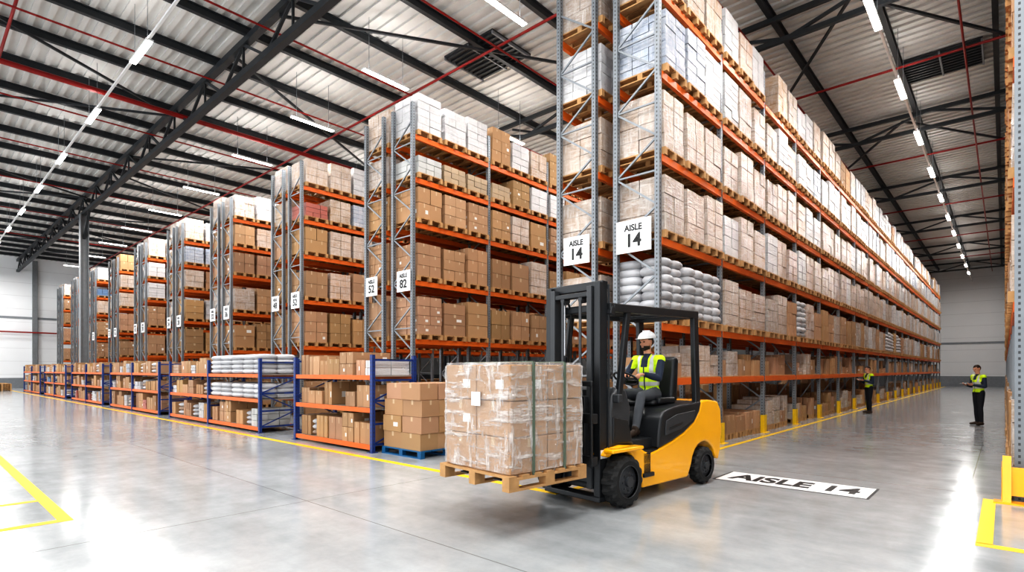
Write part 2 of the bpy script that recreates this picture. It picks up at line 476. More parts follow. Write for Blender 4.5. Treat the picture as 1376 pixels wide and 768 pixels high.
G = Boxes(GM)
for (x, y, h, k) in [(-7.9, 8.0, .9, 'carton'), (-10.2, 8.2, .8, 'wrapb')]:
    pallet(G, x, y, 0, x+1.0, y+.9); load(G, x+.02, y+.02, .14, x+.98, y+.88, h, k)
G.build('staged_pallets')
G = Boxes(GM)
for i in range(3):
    for q in range(4): pallet(G, -61+i*1.6, 4.5, q*.14, -60+i*1.6, 5.6)
G.build('stacked_empty_pallets')

# ------------------------------------------------------------------ room shell
XL, XR, YB, YF, ZC = -67, 12, 71, -16, 12.0
def plane_box(name, a, mat):
    B = Boxes([mat]); B.box(*a, mat); return B.build(name)
plane_box('floor', (XL, YF, -0.1, XR, YB, 0), 'floor')
plane_box('wall_left', (XL-.2, YF, 0, XL, YB, ZC), 'wall')
plane_box('wall_back', (XL, YB, 0, XR, YB+.2, ZC), 'wall')
plane_box('wall_right', (XR, YF, 0, XR+.2, YB, ZC), 'wall')
B = Boxes(['deck'])
B.box(XL, YF, ZC, XR, YB, ZC+.1, 'deck')
y = YF+.1
while y < YB:
    B.box(XL, y, ZC-0.07, XR, y+.14, ZC, 'deck'); y += 0.36
B.build('ceiling')
B = Boxes(['dark', 'greysteel', 'red', 'galv'])
for yy in range(-12, 70, 10): B.box(XL, yy, 0, XL+.35, yy+.35, ZC-.3, 'greysteel')
B.box(XL, YF, 0, XL+.06, YB, 0.9, 'galv'); B.box(XL, YF, 6.3, XL+.05, YB, 6.5, 'galv')
B.box(XL+.36, YF, 5.0, XL+.48, YB, 5.12, 'red')
B.build('trim_1')
B = Boxes(['dark', 'greysteel', 'red', 'galv'])
for xx in range(-60, 10, 9): B.box(xx, YB-.35, 0, xx+.35, YB, ZC-.3, 'greysteel')
B.box(XL, YB-.05, 4.2, XR, YB, 4.4, 'galv'); B.box(XL, YB-.06, 0, XR, YB, 1.0, 'galv')
B.build('trim_2')

# purlins
B = Boxes(['dark'])
x = XL+2
while x < XR:
    B.box(x-.07, YF, ZC-.32, x+.07, YB, ZC-.29, 'dark'); B.box(x-.012, YF, ZC-.29, x+.012, YB, ZC-.08, 'dark'); B.box(x-.07, YF, ZC-.10, x+.07, YB, ZC-.07, 'dark')
    x += 2.4
B.build('roof_purlins')
def truss(yy, ztop, zbot, heavy):
    B = Boxes(['dark', 'greysteel'])
    w = .2 if heavy else .13
    B.box(XL, yy-w/2, ztop-w, XR, yy+w/2, ztop, 'dark'); B.box(XL, yy-w/2, zbot, XR, yy+w/2, zbot+w, 'dark')
    x = XL; st = 1.6 if heavy else 2.4; up = True
    while x < XR-st:
        B.beam((x, yy, zbot+w/2 if up else ztop-w/2), (x+st, yy, ztop-w/2 if up else zbot+w/2), .08, .08, 'dark')
        if up and heavy: B.beam((x+st, yy, zbot+w/2), (x+st, yy, ztop-w/2), .06, .06, 'dark')
        x += st; up = not up
    B.build('roof_truss')
truss(7.0, ZC-.3, 10.55, True)
for yy in (-3.6, 16.7, 26.5, 36.3, 46, 56, 66): truss(yy, ZC-.3, 10.9, False)
B = Boxes(['dark'])
for xa in (-60, -45, -30, -15, -3):
    for (ya, yb) in ((7, 16.7), (-3, 7), (26.5, 36.3), (16.7, 26.5)):
        B.beam((xa, ya, 11.45), (xa+6, yb, 11.45), .07, .07, 'dark'); B.beam((xa+12, ya, 11.45), (xa+6, yb, 11.45), .07, .07, 'dark')
B.build('roof_bracing')
B = Boxes(['greysteel', 'dark'])
for cx in (-39.6,):
    B.box(cx-.22, 6.8, 0, cx+.22, 6.84, 10.6, 'greysteel'); B.box(cx-.22, 7.16, 0, cx+.22, 7.2, 10.6, 'greysteel'); B.box(cx-.03, 6.84, 0, cx+.03, 7.16, 10.6, 'greysteel'); B.box(cx-.3, 6.7, 0, cx+.3, 7.3, .03, 'greysteel')
    B.beam((cx, 7, 9.2), (cx+1.4, 7, 10.6), .12, .12, 'dark'); B.beam((cx, 7, 9.2), (cx-1.4, 7, 10.6), .12, .12, 'dark')
B.build('steel_column')

# pipes
def cyl(bm, p, q, r, r2=None, seg=14):
    p = Vector(p); q = Vector(q); d = q-p
    rot = d.to_track_quat('Z', 'Y').to_matrix().to_4x4()
    return bmesh.ops.create_cone(bm, cap_ends=True, segments=seg, radius1=r, radius2=r if r2 is None else r2, depth=d.length, matrix=Matrix.Translation((p+q)/2) @ rot)
def finish(bm, name, mat, parent=None, smooth=False, bevel=0, mats=None):
    me = bpy.data.meshes.new(name); bmesh.ops.recalc_face_normals(bm, faces=bm.faces[:]); bm.to_mesh(me); bm.free()
    for m_ in (mats or [mat]): me.materials.append(M[m_])
    o = bpy.data.objects.new(name, me); COL.objects.link(o)
    if parent: o.parent = parent
    if smooth:
        for p in me.polygons: p.use_smooth = True
        me.set_sharp_from_angle(angle=math.radians(40))
    if bevel:
        md = o.modifiers.new('bevel', 'BEVEL'); md.width = bevel; md.segments = 3; md.limit_method = 'ANGLE'; md.angle_limit = math.radians(35)
        for p in me.polygons: p.use_smooth = True
        me.set_sharp_from_angle(angle=math.radians(50))
    return o
bm = bmesh.new()
cyl(bm, (-22.7, YF, 11.0), (-22.7, YB-.1, 11.0), .085)
for x in (-0.9, -5.6, -8.2, -11.3, -15.5, -19.6, -26, -31, -37, -44, -52): cyl(bm, (x, YF, 11.25), (x, YB-.1, 11.25), .03, seg=8)
for y in (2, 12.0, 21.5, 31, 41, 51, 61): cyl(bm, (XL+.1, y, 11.35), (XR-.1, y, 11.35), .04, seg=8)
finish(bm, 'sprinkler_pipes', 'red', smooth=True)

def vent(x, y):
    B = Boxes(['dark', 'galv', 'fgrey'])
    B.box(x-1.1, y-.9, ZC-.14, x+1.1, y+.9, ZC-.08, 'fgrey')
    for i in range(9): B.box(x-1.05, y-.85+i*.2, ZC-.2, x+1.05, y-.78+i*.2, ZC-.14, 'dark')
    for i in (-1.1, 0, 1.05): B.box(x+i, y-.9, ZC-.22, x+i+.05, y+.9, ZC-.13, 'galv')
    B.build('roof_vent')
vent(-1.6, 23.2); vent(-12.6, 12.8); vent(-20, 26)

# ------------------------------------------------------------------ lighting
ld = bpy.data.lights.new('linear_led', 'AREA'); ld.shape = 'RECTANGLE'; ld.size = 1.6; ld.size_y = 0.16; ld.energy = 165; ld.color = (1, 0.985, 0.965)
lu = bpy.data.lights.new('ceiling_fill_uplight', 'AREA'); lu.shape = 'RECTANGLE'; lu.size = 1.6; lu.size_y = 0.16; lu.energy = 20; lu.color = (1, 0.985, 0.965)  # fill lamp added above each fixture to brighten the ceiling
def light_row(pts, alongx, z=10.3, rail=None, ceiling_fill=True):
    E = bpy.data.objects.new('linear_light_row', None); COL.objects.link(E)
    B = Boxes(['galv', 'emit', 'white'])
    for (x, y) in pts:
        if alongx: a = (x-.8, y-.09, x+.8, y+.09)
        else: a = (x-.09, y-.8, x+.09, y+.8)
        B.box(a[0], a[1], z, a[2], a[3], z+.05, 'white'); B.box(a[0]+.02, a[1]+.02, z-.015, a[2]-.02, a[3]-.02, z, 'emit')
        for s in (-.6, .6):
            q = (x+s, y) if alongx else (x, y+s)
            B.box(q[0]-.006, q[1]-.006, z+.05, q[0]+.006, q[1]+.006, ZC-.1, 'galv')
        for up in ((0, 1) if ceiling_fill else (0,)):
            lo_ = bpy.data.objects.new('led_or_fill_lamp', lu if up else ld); COL.objects.link(lo_); lo_.parent = E  # downward: LED panel; upward: added ceiling fill
            lo_.location = (x, y, z+.06 if up else z-.03)
            lo_.rotation_euler = (math.pi if up else 0, 0, 0 if alongx else math.pi/2)
    if rail: B.box(*rail, 'white')
    B.build('fixtures', E)
light_row([(-2.4, 15.9+4.8*k) for k in range(-3, 11)], False, 10.3, (-2.43, -4, 10.36, -2.37, YB-.3, 10.42))
light_row([(-17.6-5.65*k, 4.36) for k in range(-4, 9)], True, 10.3, (XL+.3, 4.33, 10.36, 2, 4.39, 10.42))
light_row([(-17.6-5.65*k, -3) for k in range(-5, 9)], True, 10.3)  # unseen row behind the camera, added for extra illumination
light_row([(-17.6-7.65*k, -10) for k in range(-3, 6)], True, 10.3)  # second unseen row farther back, likewise added to light the scene
for i, x in enumerate((-9.0, -13.8, -18.2, -23.2, -29.0, -34.5, -40, -45.8, -51.8, -58)):
    n_ = 5 if i < 3 else 3
    light_row([(x, 9.7+5.5*k) for k in range(n_)], False, 10.3)
w = bpy.data.worlds.new('World'); scene.world = w; w.use_nodes = True
w.node_tree.nodes['Background'].inputs[0].default_value = (0.92, 0.96, 1, 1); w.node_tree.nodes['Background'].inputs[1].default_value = 2.1

# ------------------------------------------------------------------ floor markings
def marks(name, rects, mat='yellow', z=0.004):
    B = Boxes([mat])
    for (a, b, c, d) in rects: B.box(a, b, 0.0005, c, d, z, mat)
    B.build(name)
marks('yellow_floor_line', [(-60, 5.62, -4.3, 5.74), (-4.36, 5.74, -4.26, 68)])
marks('yellow_floor_line', [(-40, 1.1, -7.4, 1.22), (-7.52, -8, -7.4, 1.1), (-8.85, -8, -8.76, 1.1)])
marks('yellow_floor_line', [(-.2, 6.65, -.08, 9.0), (-.2, 6.55, 3, 6.67)])

def text_obj(body, size, parent, loc, rot, mat='black', ext=0.002, sx=1.0, bold=.025):
    c = bpy.data.curves.new('lettering', 'FONT'); c.body = body; c.size = size; c.align_x = 'CENTER'; c.align_y = 'CENTER'; c.extrude = ext; c.offset = size*bold
    t = bpy.data.objects.new('tmp', c); COL.objects.link(t)
    dg = bpy.context.evaluated_depsgraph_get(); me = bpy.data.meshes.new_from_object(t.evaluated_get(dg))
    bpy.data.objects.remove(t)
    o = bpy.data.objects.new('lettering', me); COL.objects.link(o); me.materials.clear(); me.materials.append(M[mat])
    o.parent = parent; o.location = loc; o.rotation_euler = rot; o.scale = (sx, 1, 1)
    return o
E = bpy.data.objects.new('aisle_floor_sign', None); COL.objects.link(E)
B = Boxes(['white', 'black'])
B.box(-3.2, 7.98, .0005, -1.25, 8.78, .003, 'black'); B.box(-3.17, 8.01, .003, -1.28, 8.75, .004, 'white')
B.build('panel', E)
text_obj('AISLE 14', .56, E, (-2.22, 8.36, .006), (0, 0, 0), sx=.80, bold=.03)
def rack_sign(x, z, w, h, l1, l2):
    E = bpy.data.objects.new('aisle_sign', None); COL.objects.link(E)
    B = Boxes(['white', 'galv']); B.box(x-w/2, Y0-.085, z-h/2, x+w/2, Y0-.065, z+h/2, 'white'); B.build('panel', E)
    text_obj(l1, h*.27, E, (x, Y0-.09, z+h*.25), (math.pi/2, 0, 0), sx=.95)
    text_obj(l2, h*.56, E, (x, Y0-.09, z-h*.15), (math.pi/2, 0, 0))
rack_sign(-5.10, 4.08, .72, .60, 'AISLE', '14'); rack_sign(-6.38, 4.0, .62, .56, 'AISLE', '14')
lab = [('82', '52'), ('52', '48'), ('36', '32'), ('28', '24'), ('20', '18'), ('16', '12'), ('10', '8')]
for i, xf in enumerate(faces[:7]):
    rack_sign(xf-.35, 4.0, .58, .56, 'AISLE', lab[i][0]); rack_sign(xf-1.85, 4.0, .55, .54, 'AISLE', lab[i][1])

# ------------------------------------------------------------------ forklift (local: x fwd, y left, z up)
FL = Matrix.Translation((-3.85, 5.69, 0)) @ Matrix.Rotation(math.radians(-96), 4, 'Z')
F = bpy.data.objects.new('forklift', None); COL.objects.link(F); F.matrix_world = FL
def prism(name, prof, y0, y1, mat, bevel=.02, parent=F):
    bm = bmesh.new()
    a = [bm.verts.new((x, y0, z)) for x, z in prof]; b = [bm.verts.new((x, y1, z)) for x, z in prof]
    bm.faces.new(a); bm.faces.new(b[::-1]); n_ = len(prof)
    for i in range(n_): bm.faces.new((a[i], b[i], b[(i+1) % n_], a[(i+1) % n_]))
    return finish(bm, name, mat, parent, bevel=bevel)
def bx(name, a, mat, bevel=.01, parent=F):
    x0, y0, z0, x1, y1, z1 = a
    return prism(name, [(x0, z0), (x1, z0), (x1, z1), (x0, z1)], y0, y1, mat, bevel, parent)
def tubes(name, segs, r, mat, parent=F, seg=12):
    bm = bmesh.new()
    for p, q in segs:
        cyl(bm, p, q, r, seg=seg)
        bmesh.ops.create_uvsphere(bm, u_segments=seg, v_segments=8, radius=r, matrix=Matrix.Translation(q))
    return finish(bm, name, mat, parent, smooth=True)
def arc(cx, cz, r, a0, a1, n_=9):
    return [(cx+r*math.cos(math.radians(a0+(a1-a0)*i/(n_-1))), cz+r*math.sin(math.radians(a0+(a1-a0)*i/(n_-1)))) for i in range(n_)]
prof = [(-.45, .15), (-1.50, .15)]+arc(-1.93, .26, .34, 10, 165, 10)+[(-2.34, .30), (-2.40, .45), (-2.44, .75), (-2.41, 1.03), (-2.32, 1.15), (-2.05, 1.18), (-1.86, 1.17),
        (-1.80, 1.02), (-1.66, .88), (-1.40, .76), (-1.10, .67), (-.80, .60), (-.62, .57), (-.50, .60), (-.38, .66), (-.2, .70), (.02, .72), (.22, .69), (.30, .62)]+arc(0, .3, .355, 55, 170, 9)+[(-.40, .30)]
prism('chassis', prof, -.5, .5, 'fyellow', .025)
hood = [(-.78, .60), (-.80, .80), (-.83, .98), (-.92, 1.07), (-1.15, 1.12), (-1.75, 1.16), (-1.86, 1.17), (-1.80, 1.02), (-1.66, .88), (-1.40, .76), (-1.10, .67)]
prism('battery_hood', hood, -.505, .505, 'fblack', .03)
prism('hood_side_panel', [(-.92, .76), (-.94, .95), (-1.2, 1.02), (-1.66, 1.05), (-1.62, .93), (-1.3, .82)], .505, .52, 'fgrey', .01)
prism('hood_recess', [(-1.0, .82), (-1.02, .87), (-1.35, .92), (-1.30, .87)], .52, .528, 'fblack', .004)
prism('front_cowl', [(.14, .70), (.15, 1.12), (.10, 1.30), (-.02, 1.40), (-.16, 1.38), (-.26, 1.15), (-.24, .92), (-.34, .68), (-.2, .71)], -.44, .46, 'fgrey', .035)
prism('cowl_side', [(.10, .74), (.10, 1.05), (-.18, 1.0), (-.26, .74)], .46, .475, 'fblack', .01)
bx('footwell', (-.84, -.48, .50, -.22, .49, .60), 'fblack')
bx('step', (-.66, .38, .28, -.44, .53, .33), 'fblack')
bx('step_riser', (-.62, .40, .30, -.46, .5, .58), 'fblack')
bx('front_axle', (-.1, -.45, .2, .1, .45, .42), 'fblack')
bx('under_frame', (-1.6, -.4, .16, .1, .4, .6), 'fblack')
bx('rear_axle', (-2.0, -.4, .18, -1.86, .4, .36), 'fblack')
bx('counterweight_rear', (-2.46, -.36, .5, -2.38, .36, 1.0), 'fyellow', .03)
for s in (1, -1):
    bx('fender', (-.30, s*.5-.02 if s > 0 else -.62, .655, .30, .62 if s > 0 else -.48, .70), 'fyellow', .015)
def wheel(name, x, y, r, wdt):
    bm = bmesh.new(); seg = 60
    s = 1 if y > 0 else -1
    prof_ = [(r*.60, -wdt/2), (r*.80, -wdt/2-.005), (r*.95, -wdt/2+.015), (r, -wdt/2+.035), (r, 0), (r, wdt/2-.035), (r*.95, wdt/2-.015), (r*.80, wdt/2+.005), (r*.60, wdt/2)]
    rings = []
    for i in range(seg):
        a = 2*math.pi*i/seg; ring = []
        for k, (rr, yy) in enumerate(prof_):
            rr2 = rr-(.02 if (i//2+(1 if k > 4 else 0)) % 2 and 2 <= k <= 6 else 0)
            ring.append(bm.verts.new((x+rr2*math.cos(a), y+yy, r+rr2*math.sin(a))))
        rings.append(ring)
    for i in range(seg):
        for k in range(len(prof_)-1):
            bm.faces.new((rings[i][k], rings[(i+1) % seg][k], rings[(i+1) % seg][k+1], rings[i][k+1]))
    finish(bm, name+'_tyre', 'rubber', F, smooth=False)
    bm = bmesh.new()
    cyl(bm, (x, y-wdt*.45, r), (x, y+wdt*.30*1, r), r*.61, seg=36)
    cyl(bm, (x, y+s*wdt*.30, r), (x, y+s*wdt*.42, r), r*.50, r*.40, seg=30)
    cyl(bm, (x, y+s*wdt*.42, r), (x, y+s*wdt*.6, r), r*.2, seg=20)
    for i in range(8):
        a = i*math.pi/4; px, pz = x+r*.33*math.cos(a), r+r*.33*math.sin(a)
        cyl(bm, (px, y+s*wdt*.42, pz), (px, y+s*wdt*.50, pz), .014, seg=6)
    finish(bm, name+'_rim', 'fgrey', F, smooth=True)
    bm = bmesh.new()
    yy = y+s*wdt*.5
    for i in range(36):
        a, b = 2*math.pi*i/36, 2*math.pi*(i+1)/36
        cyl(bm, (x+r*.61*math.cos(a), yy, r+r*.61*math.sin(a)), (x+r*.61*math.cos(b), yy, r+r*.61*math.sin(b)), .005, seg=6)
    finish(bm, name+'_ring', 'fgrey', F, smooth=True)
for n_, x, y, r, wd in (('front_left', 0, .52, .305, .20), ('front_right', 0, -.52, .305, .20), ('rear_left', -1.93, .45, .262, .17), ('rear_right', -1.93, -.45, .262, .17)):
    wheel('wheel_'+n_, x, y, r, wd)
def gbar(name, p, q, w, h, mat='fblack'):
    B = Boxes([mat]); B.beam(p, q, w, h, mat); o = B.build(name, F); md = o.modifiers.new('b', 'BEVEL'); md.width = .012; md.segments = 2; return o
ZR = 2.34
for s in (1, -1):
    y = s*.45
    gbar('guard_front_pillar', (-.02, y, 1.25), (-.20, y, ZR), .06, .08)
    gbar('guard_rear_pillar', (-1.80, y, 1.10), (-1.74, y, ZR+.02), .07, .12)
    gbar('guard_side_rail', (.10, y, ZR-.01), (-1.80, y, ZR+.03), .08, .10)
    gbar('guard_front_gusset', (.10, y, ZR), (.14, y, ZR-.10), .08, .08)
gbar('guard_front_cross', (.10, -.48, ZR), (.10, .48, ZR), .12, .09)
gbar('guard_rear_cross', (-1.76, -.48, ZR+.03), (-1.76, .48, ZR+.03), .12, .10)
for i in range(9):
    y = -.36+i*.09
    gbar('guard_bar', (.08, y, ZR+.02), (-1.74, y, ZR+.05), .025, .035)
for x in (-.25, -1.2): gbar('guard_cross_bar', (x, -.45, ZR), (x, .45, ZR), .04, .04)
for s in (1, -1):
    y = s*.385
    bx('mast_outer_rail', (.16, y-.045, .10, .30, y+.045, 2.62), 'fblack', .006)
    bx('mast_outer_flange', (.14, s*.44-.01, .12, .16, s*.44+.01, 2.6), 'fgrey', .002)
    y = s*.29
    bx('mast_inner_rail', (.20, y-.035, .22, .33, y+.035, 2.58), 'fgrey', .006)
    tubes('mast_cylinder', [((.15, s*.25, .2), (.15, s*.25, 1.75))], .038, 'fblack')
    tubes('mast_cylinder_rod', [((.15, s*.25, 1.7), (.15, s*.25, 2.5))], .02, 'chrome')
    tubes('hydraulic_hose', [((.12, s*.17, .3), (.12, s*.17, 2.3)), ((.12, s*.17, 2.3), (.2, s*.15, 2.45))], .013, 'rubber')
    bx('lift_chain', (.30, s*.14-.018, .6, .315, s*.14+.018, 2.5), 'fgrey', .002)
    tubes('tilt_cylinder', [((-.1, s*.34, .62), (.16, s*.34, .8))], .035, 'fblack')
    bm = bmesh.new(); cyl(bm, (.26, s*.14-.03, 2.45), (.26, s*.14+.03, 2.45), .055, seg=20); finish(bm, 'chain_pulley', 'fgrey', F, smooth=True)
bx('mast_top_cross', (.15, -.43, 2.54, .25, .43, 2.64), 'fblack'); bx('mast_inner_top', (.22, -.32, 2.46, .32, .32, 2.52), 'fblack')
bx('mast_mid_cross', (.13, -.43, 1.25, .18, .43, 1.37), 'fblack'); bx('mast_low_cross', (.13, -.43, .25, .18, .43, .45), 'fblack')
bx('mast_base', (.14, -.44, .08, .32, .44, .14), 'fblack')
bx('carriage_plate', (.34, -.30, .5, .42, .30, 1.3), 'fblack')
for z in (.52, 1.0): bx('carriage_bar', (.42, -.50, z, .52, .50, z+.11), 'fblack')
bx('backrest_top', (.52, -.52, 1.42, .56, .52, 1.48), 'fblack')
for i in range(7):
    y = -.5+i*1.0/6; bx('backrest_bar', (.52, y-.013, .6, .55, y+.013, 1.44), 'fblack', .004)
for s in (1, -1):
    prism('fork', [(.56, 1.12), (.61, 1.12), (.61, .535), (1.72, .52), (1.72, .505), (.56, .495)], s*.27-.06, s*.27+.06, 'fblack', .006)
    bx('headlamp', (.02, s*.50-.045, 1.22, .10, s*.50+.045, 1.32), 'fgrey', .015)
bx('seat_cushion', (-1.56, -.25, 1.12, -1.06, .25, 1.20), 'fblack', .04)
prism('seat_back', [(-1.50, 1.18), (-1.57, 1.75), (-1.63, 1.80), (-1.71, 1.76), (-1.67, 1.15)], -.24, .24, 'fblack', .05)
for s in (1, -1): bx('seat_bolster', (-1.54, s*.25-.04, 1.14, -1.14, s*.25+.04, 1.23), 'fblack', .03)
tubes('armrest', [((-1.60, -.30, 1.42), (-1.20, -.32, 1.44))], .035, 'fblack')
tubes('steering_column', [((-.20, .03, 1.15), (-.70, .03, 1.46))], .03, 'fblack')
WC = Vector((-.74, .03, 1.49)); WN = Vector((-.52, 0, .86)).normalized()
wa = WN.orthogonal().normalized(); wb = WN.cross(wa)
pts = [WC+(wa*math.cos(2*math.pi*i/28)+wb*math.sin(2*math.pi*i/28))*.165 for i in range(29)]
tubes('steering_wheel', [(pts[i], pts[i+1]) for i in range(28)]+[(WC, pts[4]), (WC, pts[14]), (WC, pts[23])], .013, 'fblack', seg=8)
for i in range(3): tubes('control_lever', [((-.42, -.22-.06*i, 1.2), (-.55, -.22-.06*i, 1.42))], .01, 'fblack', seg=8)
bm = bmesh.new()
for i in range(3): bmesh.ops.create_uvsphere(bm, u_segments=10, v_segments=8, radius=.022, matrix=Matrix.Translation((-.55, -.22-.06*i, 1.43)))
finish(bm, 'lever_knobs', 'rubber', F, smooth=True)
bx('dash_display', (-.30, -.30, 1.36, -.16, -.12, 1.46), 'fgrey', .015)
bx('red_tail_lamp', (-2.47, .38, .9, -2.42, .45, 1.02), 'red', .01)
bx('warning_label', (.165, .431, .58, .29, .434, .68), 'white', 0)

# pallet on forks + load
P = bpy.data.objects.new('wrapped_carton_pallet', None); COL.objects.link(P); P.matrix_world = FL
B = Boxes(['wood'])
x0, x1, y0_, y1_, zb = .70, 1.82, -.57, .57, .44
for i in range(7):
    a = x0+(x1-x0-.1)*i/6; B.box(a, y0_, zb+.125, a+.1, y1_, zb+.147, 'wood')
for j in range(3):
    yy = y0_+(y1_-y0_-.1)*j/2
    B.box(x0, yy, zb+.103, x1, yy+.1, zb+.125, 'wood'); B.box(x0, yy, zb, x1, yy+.1, zb+.022, 'wood')
    for i in range(3):
        xx = x0+(x1-x0-.13)*i/2; B.box(xx, yy, zb+.022, xx+.13, yy+.1, zb+.103, 'wood')
B.build('pallet', P)
B = Boxes(['card'])
zt0 = zb+.15; LH = 1.07
lx0, lx1, ly0, ly1 = .73, 1.77, -.53, .53
for l in range(3):
    for i in range(2):
        for j in range(2):
            k = U(.94, 1.04); jj = U(-.006, .006)
            hx = (lx1-lx0)/2; hy = (ly1-ly0)/2; hz = LH/3
            B.box(lx0+i*hx+.006+jj, ly0+j*hy+.006+jj, zt0+l*hz, lx0+(i+1)*hx-.006+jj, ly0+(j+1)*hy-.006+jj, zt0+(l+1)*hz-.006, 'card', (.45*k, .265*k, .135*k))
o = B.build('cartons', P); md = o.modifiers.new('b', 'BEVEL'); md.width = .008; md.segments = 2
bm = bmesh.new(); bmesh.ops.create_cube(bm, size=1, matrix=Matrix.Translation(((lx0+lx1)/2, 0, zt0+LH/2)) @ Matrix.Diagonal((lx1-lx0+.03, ly1-ly0+.03, LH+.03, 1)))
bmesh.ops.bevel(bm, geom=bm.edges[:], offset=.03, segments=3, affect='EDGES')
bmesh.ops.subdivide_edges(bm, edges=[e for e in bm.edges if e.calc_length() > .3], cuts=30, use_grid_fill=True)
for v in bm.verts:
    c = v.co; nz = mn.noise(Vector((c.x*4+c.z*3, c.y*4-c.z*4, c.z*12)))+.5*mn.noise(Vector((c.x*9, c.y*9+c.z*9, c.z*20)))
    d = Vector((c.x-1.26, c.y, (c.z-1.1)*.6)).normalized(); v.co = c+d*(nz*.012+.005)
finish(bm, 'stretch_film', 'film', P, smooth=True)
B = Boxes(['strap'])
for a in (1.03, 1.48):
    B.box(a-.011, ly1+.012, zt0-.02, a+.011, ly1+.034, zt0+LH+.02, 'strap'); B.box(a-.011, ly0-.034, zt0-.02, a+.011, ly0-.012, zt0+LH+.02, 'strap'); B.box(a-.011, ly0-.02, zt0+LH+.018, a+.011, ly1+.02, zt0+LH+.03, 'strap')
B.build('straps', P)
B = Boxes(['white']); B.box(lx1+.026, -.03, 1.24, lx1+.034, .11, 1.38, 'white'); B.build('shipping_label', P)

